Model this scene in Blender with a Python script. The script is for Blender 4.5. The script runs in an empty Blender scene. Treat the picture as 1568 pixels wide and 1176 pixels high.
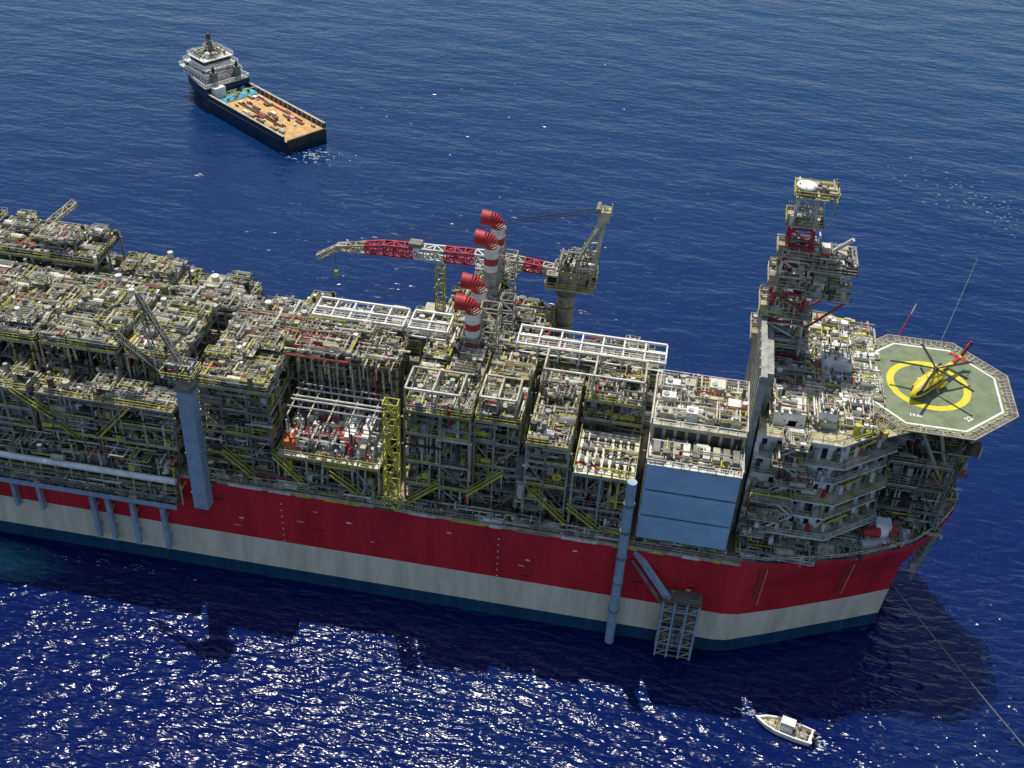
import bpy, math, random
from mathutils import Vector, Matrix
R=random.Random(11)
sc=bpy.context.scene
# ---------------------------------------------------------------- materials
MATS={}
def mk(name,col,rough=.55,metal=0.,var=.42,scale=.6,streak=False,spec=.4):
    m=bpy.data.materials.new(name);m.use_nodes=True;nt=m.node_tree;N=nt.nodes;b=N["Principled BSDF"]
    b.inputs["Roughness"].default_value=rough;b.inputs["Metallic"].default_value=metal
    b.inputs["Specular IOR Level"].default_value=spec
    tc=N.new("ShaderNodeTexCoord");mp=N.new("ShaderNodeMapping");nz=N.new("ShaderNodeTexNoise");cr=N.new("ShaderNodeValToRGB")
    nt.links.new(tc.outputs["Object"],mp.inputs[0]);nt.links.new(mp.outputs[0],nz.inputs["Vector"])
    mp.inputs["Scale"].default_value=(1,1,.12) if streak else (1,1,1)
    nz.inputs["Scale"].default_value=scale;nz.inputs["Detail"].default_value=6;nz.inputs["Roughness"].default_value=.65
    nt.links.new(nz.outputs[0],cr.inputs[0])
    e=cr.color_ramp.elements
    e[0].position=.34;e[1].position=.60
    e[0].color=(col[0]*(1-var),col[1]*(1-var),col[2]*(1-var),1);e[1].color=(min(1,col[0]*(1+var*.2)),min(1,col[1]*(1+var*.2)),min(1,col[2]*(1+var*.2)),1)
    nt.links.new(cr.outputs[0],b.inputs["Base Color"])
    MATS[name]=m;return name
mk("white_paint",(.70,.67,.58));mk("cream_paint",(.47,.43,.30));mk("grey_steel",(.21,.205,.17))
mk("dark_steel",(.055,.055,.045));mk("grating",(.15,.135,.095),.8);mk("yellow_paint",(.56,.52,.07))
mk("red_paint",(.46,.035,.035));mk("galvanised",(.37,.37,.33),.45,.1);mk("beige",(.38,.32,.20));mk("rust",(.17,.09,.05))
mk("plate_light",(.52,.48,.37),.7,var=.6,scale=.5)
mk("louvre_blue",(.36,.55,.70),.45,var=.14,scale=.3);mk("caisson_blue",(.30,.40,.48),.5,var=.2)
mk("orange_paint",(.6,.15,.03));mk("teal_paint",(.05,.35,.40));mk("glass_dark",(.02,.03,.04),.1)
mk("hull_red",(.60,.024,.034),.45,var=.27,scale=.22,streak=True);mk("hull_white",(.76,.68,.50),.5,var=.22,scale=.4,streak=True)
mk("hull_boot",(.009,.065,.12),.5,var=.35,scale=.4,streak=True);mk("deck_paint",(.32,.25,.18),.8,var=.5,scale=.4)
mk("helideck_green",(.19,.225,.13),.85,var=.28,scale=.5);mk("marking_yellow",(.68,.58,.03),.7,var=.15);mk("marking_white",(.74,.74,.68),.7,var=.12)
mk("net_grey",(.30,.30,.26),.8);mk("olive",(.20,.20,.09));mk("heli_yellow",(.78,.58,.03),.35,var=.05);mk("black_paint",(.015,.015,.015),.4)
mk("navy_hull",(.012,.035,.08),.4);mk("wood_deck",(.60,.36,.13),.8,var=.35,scale=.5);mk("cyan_deck",(.07,.42,.52),.7);mk("foam",(.6,.68,.72),.8)
mk("ship_white",(.80,.78,.72),.5,var=.25)

# ---------------------------------------------------------------- mesh builder
class MB:
    def __init__(s): s.v=[];s.f=[];s.m=[];s.mats=[]
    def mi(s,m):
        if m not in s.mats: s.mats.append(m)
        return s.mats.index(m)
    def hexa(s,P,m):
        b=len(s.v);s.v.extend(P);k=s.mi(m)
        s.f.extend([(b,b+3,b+2,b+1),(b+4,b+5,b+6,b+7),(b,b+1,b+5,b+4),(b+1,b+2,b+6,b+5),(b+2,b+3,b+7,b+6),(b+3,b,b+4,b+7)])
        s.m.extend([k]*6)
    def box(s,x0,x1,y0,y1,z0,z1,m):
        s.hexa([(x0,y0,z0),(x1,y0,z0),(x1,y1,z0),(x0,y1,z0),(x0,y0,z1),(x1,y0,z1),(x1,y1,z1),(x0,y1,z1)],m)
    def beam(s,p,q,w,m,h=None):
        h=h or w;p=Vector(p);q=Vector(q);d=q-p
        if d.length<1e-4:return
        d.normalize();a=d.cross(Vector((0,0,1)))
        if a.length<.05:a=Vector((1,0,0))
        a.normalize();b=d.cross(a);a*=w/2;b*=h/2
        s.hexa([tuple(x) for x in (p-a-b,p+a-b,p+a+b,p-a+b,q-a-b,q+a-b,q+a+b,q-a+b)],m)
    def tube(s,p,q,r,m,n=8,r2=None,cap=True):
        r2=r if r2 is None else r2;p=Vector(p);q=Vector(q);d=(q-p)
        if d.length<1e-4:return
        d.normalize();a=d.cross(Vector((0,0,1)))
        if a.length<.05:a=Vector((1,0,0))
        a.normalize();b=d.cross(a);i0=len(s.v);k=s.mi(m)
        for (c,rr) in ((p,r),(q,r2)):
            for j in range(n):
                t=2*math.pi*j/n;s.v.append(tuple(c+a*(rr*math.cos(t))+b*(rr*math.sin(t))))
        for j in range(n):
            j2=(j+1)%n;s.f.append((i0+j,i0+j2,i0+n+j2,i0+n+j));s.m.append(k)
        if cap:
            s.f.append(tuple(i0+j for j in range(n-1,-1,-1)));s.f.append(tuple(i0+n+j for j in range(n)));s.m.extend([k,k])
    def prism(s,poly,z0,z1,m,mt=None):
        n=len(poly);b=len(s.v);k=s.mi(m);kt=s.mi(mt or m)
        s.v.extend([(x,y,z0) for x,y in poly]);s.v.extend([(x,y,z1) for x,y in poly])
        for j in range(n):
            s.f.append((b+j,b+(j+1)%n,b+n+(j+1)%n,b+n+j));s.m.append(k)
        s.f.append(tuple(b+n+j for j in range(n)));s.m.append(kt)
        s.f.append(tuple(b+j for j in range(n-1,-1,-1)));s.m.append(k)
    def sphere(s,c,rx,ry,rz,m,nu=12,nv=8):
        b=len(s.v);k=s.mi(m)
        for i in range(nv+1):
            ph=math.pi*i/nv
            for j in range(nu):
                t=2*math.pi*j/nu
                s.v.append((c[0]+rx*math.sin(ph)*math.cos(t),c[1]+ry*math.sin(ph)*math.sin(t),c[2]+rz*math.cos(ph)))
        for i in range(nv):
            for j in range(nu):
                j2=(j+1)%nu;s.f.append((b+i*nu+j,b+(i+1)*nu+j,b+(i+1)*nu+j2,b+i*nu+j2));s.m.append(k)
    def rail(s,pts,z,m="yellow_paint",h=1.1,step=2.,w=.09,close=False):
        if close: pts=pts+[pts[0]]
        for a,b in zip(pts,pts[1:]):
            A=Vector((a[0],a[1],z));B=Vector((b[0],b[1],z));L=(B-A).length;n=max(1,int(L/step))
            for hh in (h,h*.5): s.beam(A+Vector((0,0,hh)),B+Vector((0,0,hh)),w,m)
            for i in range(n+1):
                p=A.lerp(B,i/n);s.beam(p,p+Vector((0,0,h)),w,m)
    def truss(s,p,q,w,h,cm,seg=2.5,t=.22,band=0,up=Vector((0,0,1)),w2=None,h2=None):
        p=Vector(p);q=Vector(q);d=q-p;L=d.length;d.normalize();a=d.cross(up);a.normalize();b=a.cross(d)
        w2=w2 if w2 else w;h2=h2 if h2 else h
        n=max(2,int(L/seg));prev=None
        for i in range(n+1):
            u=i/n;c=p+d*(L*u);ww=w+(w2-w)*u;hh=h+(h2-h)*u
            cur=[c+a*(sx*ww/2)+b*(sy*hh/2) for sx,sy in ((-1,-1),(1,-1),(1,1),(-1,1))]
            m=cm[(i//band)%len(cm)] if band else cm[0]
            for j in range(4): s.beam(cur[j],cur[(j+1)%4],t*.7,m)
            if prev:
                for j in range(4):
                    s.beam(prev[j],cur[j],t,m)
                    if i%2: s.beam(prev[j],cur[(j+1)%4],t*.7,m)
                    else: s.beam(prev[(j+1)%4],cur[j],t*.7,m)
            prev=cur
    def make(s,name,parent=None,smooth=False):
        me=bpy.data.meshes.new(name);me.from_pydata(s.v,[],s.f);me.polygons.foreach_set("material_index",s.m)
        for m in s.mats: me.materials.append(MATS[m])
        if smooth: me.polygons.foreach_set("use_smooth",[True]*len(s.f))
        me.update();o=bpy.data.objects.new(name,me);sc.collection.objects.link(o)
        if parent:o.parent=parent
        return o
def empty(name,loc=(0,0,0),rz=0.):
    o=bpy.data.objects.new(name,None);o.location=loc;o.rotation_euler=(0,0,rz);sc.collection.objects.link(o);return o
PIPE=["galvanised"]*5+["white_paint"]*4+["cream_paint"]*4+["beige"]*2+["grey_steel"]*4+["red_paint"]+["yellow_paint"]*2+["olive"]
EQ=["cream_paint"]*5+["white_paint"]*3+["grey_steel"]*5+["beige"]*4+["galvanised"]*4+["olive"]*2+["rust"]*1+["dark_steel"]*4
SIDE=["cream_paint"]*3+["grey_steel"]*6+["beige"]*2+["galvanised"]*4+["olive"]*3+["yellow_paint"]*2+["rust"]*1+["dark_steel"]*5+["white_paint"]*1
def pick(l):return l[R.randrange(len(l))]
def clutter(mb,x0,x1,y0,y1,z,n,h=2.,s=1.,pipe=PIPE,eq=EQ):
    for _ in range(int(n)):
        x=R.uniform(x0,x1);y=R.uniform(y0,y1);k=R.random()
        if k<.30:
            w=R.uniform(.12,.7)*s;d=R.uniform(.12,.7)*s;hh=R.uniform(.2,h*.6)*s
            b=R.uniform(0,h*.4);mb.box(max(x0,x-w),min(x1,x+w),max(y0,y-d),min(y1,y+d),z+b,z+b+hh,pick(eq))
        elif k<.55:
            l=R.uniform(1.,8.);zz=z+R.uniform(.2,h);r=R.uniform(.06,.2)*s
            a=max(x0,x-l/2);c=min(x1,x+l/2);m=pick(pipe);mb.tube((a,y,zz),(c,y,zz),r,m,5)
            if R.random()<.6: mb.beam((a+.2,y,z),(a+.2,y,zz),.14,pick(eq))
            if R.random()<.35:
                e=R.choice((-1,1))*R.uniform(.8,2.5);mb.tube((c,y,zz),(c,min(y1,max(y0,y+e)),zz),r,m,5)
        elif k<.79:
            l=R.uniform(1.,7.);zz=z+R.uniform(.2,h);r=R.uniform(.06,.2)*s
            a=max(y0,y-l/2);c=min(y1,y+l/2);mb.tube((x,a,zz),(x,c,zz),r,pick(pipe),5)
        elif k<.94:
            hh=R.uniform(.5,h*1.3);mb.tube((x,y,z),(x,y,z+hh),R.uniform(.06,.22)*s,pick(pipe),5)
        else:
            l=R.uniform(1.5,4.)*s;r=R.uniform(.35,.8)*s
            if R.random()<.5: mb.tube((max(x0,x-l/2),y,z+r+.3),(min(x1,x+l/2),y,z+r+.3),r,pick(eq),10)
            else: mb.tube((x,y,z),(x,y,z+l*.7),r*.8,pick(eq),10)
def stair(mb,x0,x1,y,z0,z1,m="yellow_paint",w=.9):
    for dy in (0,w):
        mb.beam((x0,y+dy,z0),(x1,y+dy,z1),.1,m,.35);mb.beam((x0,y+dy,z0+1),(x1,y+dy,z1+1),.09,m)
    n=int(abs(z1-z0)/.35)
    for i in range(n):
        u=(i+.5)/n;x=x0+(x1-x0)*u;z=z0+(z1-z0)*u;mb.box(x-.14,x+.14,y,y+w,z-.03,z+.03,"grating")
FR=["cream_paint","grey_steel","beige","galvanised","grey_steel"]
def module(mb,x0,x1,y0,y1,levels,z0=22,dens=2.4,bay=4.6,roofdens=3.2,frame=None,roofh=1.6,edge="yellow_paint",top_floor=None,plats=None):
    nx=max(1,round((x1-x0)/bay));ny=max(1,round((y1-y0)/bay));zt=levels[-1]
    fr=lambda: frame or pick(FR)
    xs=[x0+(x1-x0)*i/nx+(R.uniform(-.7,.7) if 0<i<nx else 0) for i in range(nx+1)];ys=[y0+(y1-y0)*i/ny for i in range(ny+1)]
    for x in xs:
        for y in ys: mb.beam((x,y,z0),(x,y,zt),.34,fr())
    lv=[z0]+levels
    for i,z in enumerate(levels):
        last=(i==len(levels)-1)
        if last and top_floor: mb.box(x0,x1,y0,y1,z-.12,z,top_floor)
        else:
            for a,b in zip(xs,xs[1:]):
                for c,d in zip(ys,ys[1:]):
                    if last or R.random()<.66: mb.box(a,b,c,d,z-.12,z+R.uniform(0,.02),pick(["grating","grating","grating","plate_light","beige","grey_steel"]) if last else pick(["grating","grating","grey_steel"]))
        for x in xs: mb.beam((x,y0,z-.4),(x,y1,z-.4),.26,fr(),.45)
        for y in ys: mb.beam((x0,y,z-.4),(x1,y,z-.4),.26,fr(),.45)
        for a,b in zip(xs,xs[1:]):
            if last or R.random()<.6: mb.box(a,b,y0-.12,y0-.03,z-.22,z+.1,edge if (last or R.random()<.6) else "cream_paint")
            if last or R.random()<.7: mb.rail([(a,y0),(b,y0)],z,edge if R.random()<.7 else "galvanised",w=.075,step=1.6)
        mb.rail([(x0,y1),(x0,y0)],z,edge,w=.075);mb.rail([(x1,y0),(x1,y1)],z,edge,w=.075)
    for a,b in zip(lv,lv[1:]):
        A=(x1-x0)*(y1-y0)
        clutter(mb,x0,x1,y0+.3,y1,a+.05,A*dens*.5,min(4.,(b-a)*.7),1.1,eq=SIDE)
        clutter(mb,x0,x1,y0-.1,min(y1,y0+4),a+.05,(x1-x0)*4*dens*.85,(b-a)*.9,.95,eq=SIDE)
        for j in range(nx):
            k=R.random()
            if k<.3: mb.beam((xs[j],y0,a),(xs[j+1],y0,b-.4),.2,fr())
            elif k<.6: mb.beam((xs[j],y0,b-.4),(xs[j+1],y0,a),.2,fr())
            if k>.45:
                z=R.uniform(a+1,b-.6);mb.beam((xs[j]-.5,y0-.25,z),(xs[j+1]+.5,y0-.25,z),.5,pick(SIDE),.14)
        for j in range(int((x1-x0)/5)):
            x=R.uniform(x0+1,x1-2);y=R.uniform(y0+1.5,y1-2);r=R.uniform(.6,1.2)
            if R.random()<.5: mb.tube((x,y,a+.2),(x,y,min(b-.6,a+.2+4.5)),r,pick(EQ),12)
            else: mb.tube((x,y,a+r+.5),(min(x1,x+R.uniform(3,6)),y,a+r+.5),r,pick(EQ),12)
    for j in range(int((x1-x0)*.9)):
        x=R.uniform(x0,x1);a=R.uniform(z0,zt-5);mb.tube((x,y0+R.uniform(-.3,2.5),a),(x,y0+R.uniform(0,2),min(zt+1.2,a+R.uniform(5,16))),R.uniform(.09,.25),pick(PIPE),6)
    A=(x1-x0)*(y1-y0);clutter(mb,x0,x1,y0+.3,y1,zt+.02,A*roofdens,roofh)
    n=int(A/28) if plats is None else plats
    for _ in range(n):
        w=R.uniform(2,6);d=R.uniform(2,5);x=R.uniform(x0,max(x0+.1,x1-w));y=R.uniform(y0+.5,max(y0+.6,y1-d));z=zt+R.uniform(.8,3.)
        xb=min(x1,x+w);yb=min(y1,y+d);mb.box(x,xb,y,yb,z-.1,z,pick(["grating","plate_light","beige","grey_steel","plate_light"]))
        for c in ((x,y),(xb,y),(xb,yb),(x,yb)): mb.beam((*c,zt),(*c,z),.18,fr())
        mb.rail([(x,y),(xb,y),(xb,yb),(x,yb)],z,pick(["yellow_paint","galvanised","cream_paint"]),h=1.,step=1.5,w=.07,close=True)
        clutter(mb,x,xb,y,yb,z,(xb-x)*(yb-y)*2.2,1.2,.8)

# ---------------------------------------------------------------- production ship
ship=empty("production_ship")
D=[(-150,0),(-60,0),(38,0),(42,.3),(48.5,2),(55,4.2),(61,7),(67,10.5),(72,16),(75,21),(76,25)]
U=[(-150,0),(-60,0),(37.5,0),(40,.4),(47,3),(54,6.),(60,8.8),(66.5,12.2),(67.6,16),(68.8,21),(69.4,25)]
W=[(-150,0),(-60,0),(36,0),(38.2,.35),(45,3.4),(52,6.8),(59,10.0),(65.8,13.2),(67.2,17),(68.5,21),(69.2,25)]
def outline(z):
    if z<=16: A,B,t=W,U,max(0,z/16)
    else: A,B,t=U,D,min(1,(z-16)/6)
    h=[(a[0]+(b[0]-a[0])*t,a[1]+(b[1]-a[1])*t) for a,b in zip(A,B)]
    return h+[(x,50-y) for x,y in h[-2::-1]]
hb=MB();zs=[-8,3.0,9.8,16,22,23.0];ms=["hull_boot","hull_white","hull_red","hull_red","hull_red"]
rings=[]
for z in zs:
    o=outline(z);rings.append(len(hb.v));hb.v.extend([(x,y,z) for x,y in o])
n=len(outline(0))
for i,m in enumerate(ms):
    for j in range(n):
        if i==4 and not (2<=j<n-3): continue
        j2=(j+1)%n;hb.f.append((rings[i]+j,rings[i]+j2,rings[i+1]+j2,rings[i+1]+j));hb.m.append(hb.mi(m))
hb.f.append(tuple(rings[4]+j for j in range(n)));hb.m.append(hb.mi("deck_paint"))
hull=hb.make("hull",ship)
hd=MB()
hd.box(-150,38,-.15,.35,21.85,22.25,"cream_paint")
x=-57
while x<36:
    l=R.uniform(1,7);hd.box(x,x+l,-.22,-.16,21.7,22.3,pick(["yellow_paint","white_paint","beige","rust"]));x+=l+R.uniform(.5,4)
hd.rail([(-150,.3),(38,.3)],22.2,"cream_paint",step=2.5)
bo=outline(22)
hd.rail([(x,y+(.4 if y<25 else -.4)) for x,y in bo[2:n-3]],23,"white_paint",h=.9,step=2)
for x in (-42,-3,):
    for i in range(7):
        hd.box(x,x+.25,-.05,-.03,10+i*1.5,10.3+i*1.5,"hull_white")
for x,z in ((-30,17),(2,15),(-12,18.5),(30,14),(-50,14),(10,19)): hd.box(x,x+.8,-.04,0,z,z+.3,"hull_white");hd.box(x+2,x+2.3,-.04,0,z-1,z-.6,"rust")
for k in range(14):
    x=R.uniform(-55,34);z=R.uniform(11,19);hd.box(x,x+R.uniform(.6,2.4),-.03,-.01,z,z+R.uniform(.1,.25),pick(["black_paint","rust","hull_white"]))
hd.make("deck_edge",ship)

tm=MB()
module(tm,-150,-112,7,22,[28,34,42],dens=1.,roofdens=1.5)
module(tm,-110.5,-87,7,23.5,[28,34,41.5],dens=1.7,roofdens=4.)
module(tm,-86,-72,7,23.5,[27,31,35,42],dens=1.9,roofdens=4.2)
module(tm,-71,-60.5,8,23.5,[27,31,35,41],dens=1.9,roofdens=4.2)
for (a,b) in ((-150,-112),(-110.5,-87),(-85.5,-60.5)):
    module(tm,a,b,1.6,6.6,[27,31,35.],dens=1.7 if b>-111 else .8,roofdens=2.2,roofh=1.3)
    tm.box(a,b,1.3,2.6,34.9,35.12,"beige")
for x in (-86.5,-71.5,-111.2):
    clutter(tm,x-.8,x+.8,3,22,30,60,8,1.)
module(tm,-56,-43.5,2.5,23,[27,32,37,41.5],dens=1.8,roofdens=4)
clutter(tm,-60,-56,3,22,22,160,14,1.)
module(tm,-42.5,-24.5,2,14.5,[29.],dens=1.8,roofdens=.3,top_floor="white_paint",plats=0)
module(tm,-42.5,-24.5,15,23,[27,32,37,41],dens=1.8,roofdens=3.6)
clutter(tm,-42,-25,3,14,29,360,4,1.,pipe=["white_paint"]*5+["galvanised"]*3+["red_paint"]*2,eq=["white_paint"]*4+["cream_paint"]*2+["red_paint"]*2+["grey_steel"]*3)
tm.box(-41.8,-39.6,3,5.5,29,31.2,"orange_paint");tm.box(-38.5,-36,5,7,29,30.6,"red_paint")
for x in (-30,-27.5): tm.box(x-1.4,x+.2,5,12,29.2,32.5,"ship_white")
for i in range(12): tm.tube((-41+i*1.4,14.6,40+R.uniform(0,1)),(-40+i*1.4,13.2,30),.18,pick(["white_paint","red_paint","galvanised","cream_paint"]),6)
# pipe bents standing over the open white deck
for i in range(5):
    x=-41+i*3.6;tm.beam((x,4.5,29),(x,4.5,36),.25,"galvanised");tm.beam((x,4.5,36),(x,14,36.5),.22,"cream_paint");tm.beam((x,10,29),(x,10,36),.25,"galvanised")
for y in (6,8,9,11,12.5): tm.tube((-41.5,y,36.7),(-25,y,36.7),.16,pick(["galvanised","white_paint","red_paint"]),6)
for i in range(16):
    y=12.5+i*.65;a=-56+R.uniform(0,14);tm.tube((a,y,42.4+R.uniform(0,1)),(a+R.uniform(9,22),y,42.6+R.uniform(0,1)),.2,["red_paint","white_paint","cream_paint"][i%3],6)
for i in range(14):
    x=-55+i*2.3;tm.beam((x,12,42),(x,23,42.2),.3,pick(["cream_paint","red_paint","white_paint"]),.3);tm.beam((x,12.2,40),(x,12.2,44),.25,"cream_paint")
clutter(tm,-54,-24,13,23,42,300,2.6,.9)
module(tm,-20,-9,2.5,22,[27,32,38,42.5],dens=1.9,roofdens=3.4)
module(tm,-8.5,-1,4,22,[27,32,37,41.5],dens=1.9,roofdens=3.4)
clutter(tm,-9,-8.5,2,20,24,60,14);clutter(tm,-1,.5,3,20,24,110,14);clutter(tm,7.3,8.6,3,20,24,90,10)
module(tm,.5,7.5,2.5,22,[26,31,36,39.5],dens=1.6,roofdens=2.6)
module(tm,8.5,18.6,2,13.5,[28,35],dens=1.7,roofdens=.2,top_floor="white_paint",plats=0)
for i in range(7):
    for j in range(3):
        x=9.6+i*1.3;y=4+j*3.2;tm.tube((x,y,35),(x,y,36.2),.4,"dark_steel",8);tm.box(x-.35,x+.35,y+.6,y+1.5,35,36,"grey_steel");tm.tube((x,y-.8,35.7),(x,y+2,35.7),.12,"cream_paint",6)
module(tm,8.5,18.6,14.5,22.5,[27,32,37,41.],dens=1.7,roofdens=2.6)
for x0,x1,y0,z in ((-20,-11,3,42.5),(1,18,15,41.5),(-8,-2,5,41.5)):
    for x in (x0,(x0+x1)/2,x1):
        tm.beam((x,y0,z),(x,y0,z+4),.3,"cream_paint");tm.beam((x,y0+6,z),(x,y0+6,z+4),.3,"cream_paint");tm.beam((x,y0,z+4),(x,y0+6,z+4),.3,"cream_paint")
    tm.beam((x0,y0,z+4),(x1,y0,z+4),.3,"white_paint");tm.beam((x0,y0+6,z+4),(x1,y0+6,z+4),.3,"cream_paint")
tm.truss((-21.8,.8,22),(-21.8,.8,45),2.4,1.8,["yellow_paint"],seg=2.7,t=.2,up=Vector((0,1,0)))
for i in range(5):
    z=23+i*4.4;stair(tm,-22.6 if i%2 else -21,-21 if i%2 else -22.6,.5,z,z+4.2,w=.6)
for x0,x1,z0,z1 in ((-43,-37,29,22.5),(-33,-27,27,22.5),(-100,-94,30,22.5),(-82,-76,29,23),(-52,-46,28,22.5),(-14,-20,28,22.5),(2,8,30,24),(8,15,28,22.5),(-68,-75,35,27),(-90,-83,35,30),(-106,-100,35,30),(-97,-103,27,23),(-3,-9,33,27)):
    stair(tm,x0,x1,.9,z0,z1)
clutter(tm,-57,19,.5,2,22,480,2.2,.9)
tm.make("process_modules",ship)

# central pipe rack with white gantry
pr=MB()
for z in (29,33.5,38,41.5):
    pr.box(-150,20,23.6,28.4,z-.2,z-.1,"grating")
    for i in range(42):
        x=-148+i*4.05;pr.beam((x,23.5,z-.3),(x,28.5,z-.3),.25,"cream_paint")
    for i in range(9):
        y=24+i*.5;a=-150+R.uniform(0,3)
        while a<18:
            b=min(20,a+R.uniform(12,60));pr.tube((a,y,z+.15+R.uniform(0,.3)),(b,y,z+.15+R.uniform(0,.3)),R.uniform(.1,.24),pick(PIPE),6);a=b+.5
for i in range(42):
    x=-148+i*4.05
    for y in (23.5,28.5): pr.beam((x,y,22),(x,y,41.5),.35,"cream_paint")
clutter(pr,-125,20,23.6,28.4,41.6,1800,1.6)
for a,b in ((-42,-25.5),(-24.5,-17.5),(-5,21)):
    for y in (22.6,25.2,28.2):
        pr.beam((a,y,44.6),(b,y,44.6),.36,"ship_white",.42)
        pr.beam((a,y,42.9),(b,y,42.9),.25,"ship_white",.25)
    n_=max(2,round((b-a)/3.6))
    for i in range(n_+1):
        x=a+(b-a)*i/n_
        pr.beam((x,22.6,44.5),(x,28.2,44.5),.26,"ship_white")
        for y in (22.6,28.2): pr.beam((x,y,41.6),(x,y,44.6),.28,"ship_white")
        if i<n_: pr.beam((x,22.5,42.9),(x+(b-a)/n_,22.5,44.5),.14,"ship_white")
    pr.rail([(a,22.4),(b,22.4)],44.8,"ship_white",w=.08)
pr.make("pipe_rack",ship)

# far-side modules
fm=MB()
module(fm,-116,-86,28.8,39.5,[31,38,44.5],dens=1.0,roofdens=3.8)
module(fm,-85,-73.5,29.5,41,[30,39.],dens=.9,roofdens=3.4,edge="olive")
module(fm,-116,-74,41,48,[28,33.],dens=.5,roofdens=1.2)
fm.truss((-101,38,45),(-97,44,48),1.8,.6,["cream_paint"],seg=1.8,t=.2)
module(fm,-72,-60,29.5,44,[28,34],dens=.7,roofdens=2.)
fm.box(-68.6,-65.6,36,40,36,38.2,"cream_paint");fm.box(-63.8,-61.5,36,40,34,37,"cream_paint");fm.tube((-67,38.5,38.2),(-67,38.5,39.2),.8,"white_paint",12);clutter(fm,-70,-61,35,41,36,70,2.5)
module(fm,-58,-22,29.5,47,[27,30],dens=.5,roofdens=1.)
module(fm,-20.5,-9,29.5,46,[29,36,39],dens=1.3,roofdens=3.2)
module(fm,-9,-1,34,48,[29,36],dens=1.3,roofdens=3.4)
module(fm,3,19,29.5,47,[27,30],dens=.5,roofdens=1.)
fm.box(-27,-21,44,48,30,33.5,"cream_paint")
for y in (20,25,36,42):
    fm.box(-15.6,-10.8,y-2,y+2,40,44.5,"grey_steel");clutter(fm,-16.5,-9.5,y-2.6,y+2.6,43.4,90,3.)
for y in (20,38): fm.truss((-9.8,y+2,40),(-9.8,y+2,52),3,2.4,["cream_paint"],seg=2.2,t=.2,up=Vector((0,1,0)))
fm.truss((-8,30,38),(-8,30,49),2.4,2.4,["galvanised"],seg=2.2,t=.2,up=Vector((0,1,0)))
fm.make("far_modules",ship)

# exhaust stacks (red and white banded, elbowed)
for y,zt in ((20,.2),(25,1.4),(36,3.8),(42.,4.6)):
    e=MB();x=-12.4;z=43.5+zt;e.tube((x,y,38),(x,y,z),1.4,"galvanised",20,cap=False)
    for dz,m in ((3.2,"galvanised"),(1.3,"ship_white"),(1.5,"red_paint"),(1.9,"ship_white")):
        e.tube((x,y,z),(x,y,z+dz),1.32,m,22,cap=False);z+=dz
    for k in (0,1.9,3.4): e.tube((x,y,z-k-.06),(x,y,z-k+.06),1.4,"white_paint",22)
    prev=Vector((x,y,z))
    for i in range(1,8):
        t=math.pi/2*i/7*.92;p=Vector((x-1.45*(1-math.cos(t)),y,z+1.45*math.sin(t)));e.tube(prev,p,1.33,"red_paint",22,cap=False);prev=p
    e.tube(prev,prev+Vector((-1.8,0,.12)),1.33,"red_paint",22,r2=1.42,cap=False)
    e.tube(prev+Vector((-1.6,0,.1)),prev+Vector((-1.5,0,.1)),1.2,"black_paint",22)
    e.rail([(x-1.8,y-1.8),(x+1.8,y-1.8),(x+1.8,y+1.8),(x-1.8,y+1.8)],46,"cream_paint",close=True);e.box(x-1.9,x+1.9,y-1.9,y-1.5,45.8,46,"grating")
    e.beam((x+1.5,y-.3,44),(x+1.5,y-.3,z),.12,"galvanised");e.beam((x+1.5,y+.3,44),(x+1.5,y+.3,z),.12,"galvanised")
    e.make("exhaust_stack",None,False)

# electrical house with blue-grey louvre wall
eh=MB()
eh.box(20,35.4,2.2,8,23,39.6,"cream_paint");eh.box(20,35.4,7.5,21,22,43.,"cream_paint")
for i,(a,b) in enumerate(((23.4,28.3),(28.7,33.9),(34.3,39.3))):
    eh.box(20.2,35.2,1.5,1.8,a,b,"louvre_blue")
    k=int((b-a)/.45)
    for j in range(k): eh.box(20.3,35.1,1.42,1.5,a+.1+j*.45,a+.3+j*.45,"louvre_blue")
eh.box(20,35.4,1.2,8,39.6,39.8,"white_paint");eh.rail([(20,8),(20,1.3),(35.4,1.3),(35.4,8)],39.8,"white_paint",w=.12,step=1.4)
for i in range(9): eh.box(20.8+i*1.6,21.9+i*1.6,3,6.2,39.8,41.2,pick(["white_paint","cream_paint","grey_steel"]))
clutter(eh,20.5,35,2,7,39.8,130,1.5,.8)
for i in range(8): eh.box(20.6+i*1.85,21.9+i*1.85,7.35,7.5,40.2,42.4,"dark_steel")
eh.box(19.8,35.6,7.3,21.2,43.,43.3,"plate_light");eh.rail([(20,7.4),(20,21),(35.4,21),(35.4,7.4)],43.3,"white_paint",w=.12,step=1.5,close=True)
for i in range(4):
    for j in range(3):
        x=21.4+i*3.6+R.uniform(-.5,.5);y=9+j*4+R.uniform(-.4,.4);w_=R.uniform(1.4,2.6)
        eh.box(x,x+w_,y,y+R.uniform(1.5,2.6),43.3,44.3+R.uniform(0,.9),pick(["white_paint","ship_white","cream_paint"]))
        if R.random()<.5: eh.tube((x+.7,y+.8,44.3),(x+.7,y+.8,45.3),.5,"galvanised",10)
clutter(eh,20.5,35,8.5,20.5,43.3,420,1.6,.8,eq=["white_paint"]*5+["cream_paint"]*2+["grey_steel"]*2)
clutter(eh,19.8,35.4,1.2,3,22,120,1.4,.9,eq=SIDE)
for x in (21,25,29,33): eh.beam((x,2,22),(x,2,23.4),.5,"dark_steel");eh.beam((x,1,22),(x+2,2,23.4),.3,"grey_steel")
eh.make("electrical_house",ship)

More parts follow.
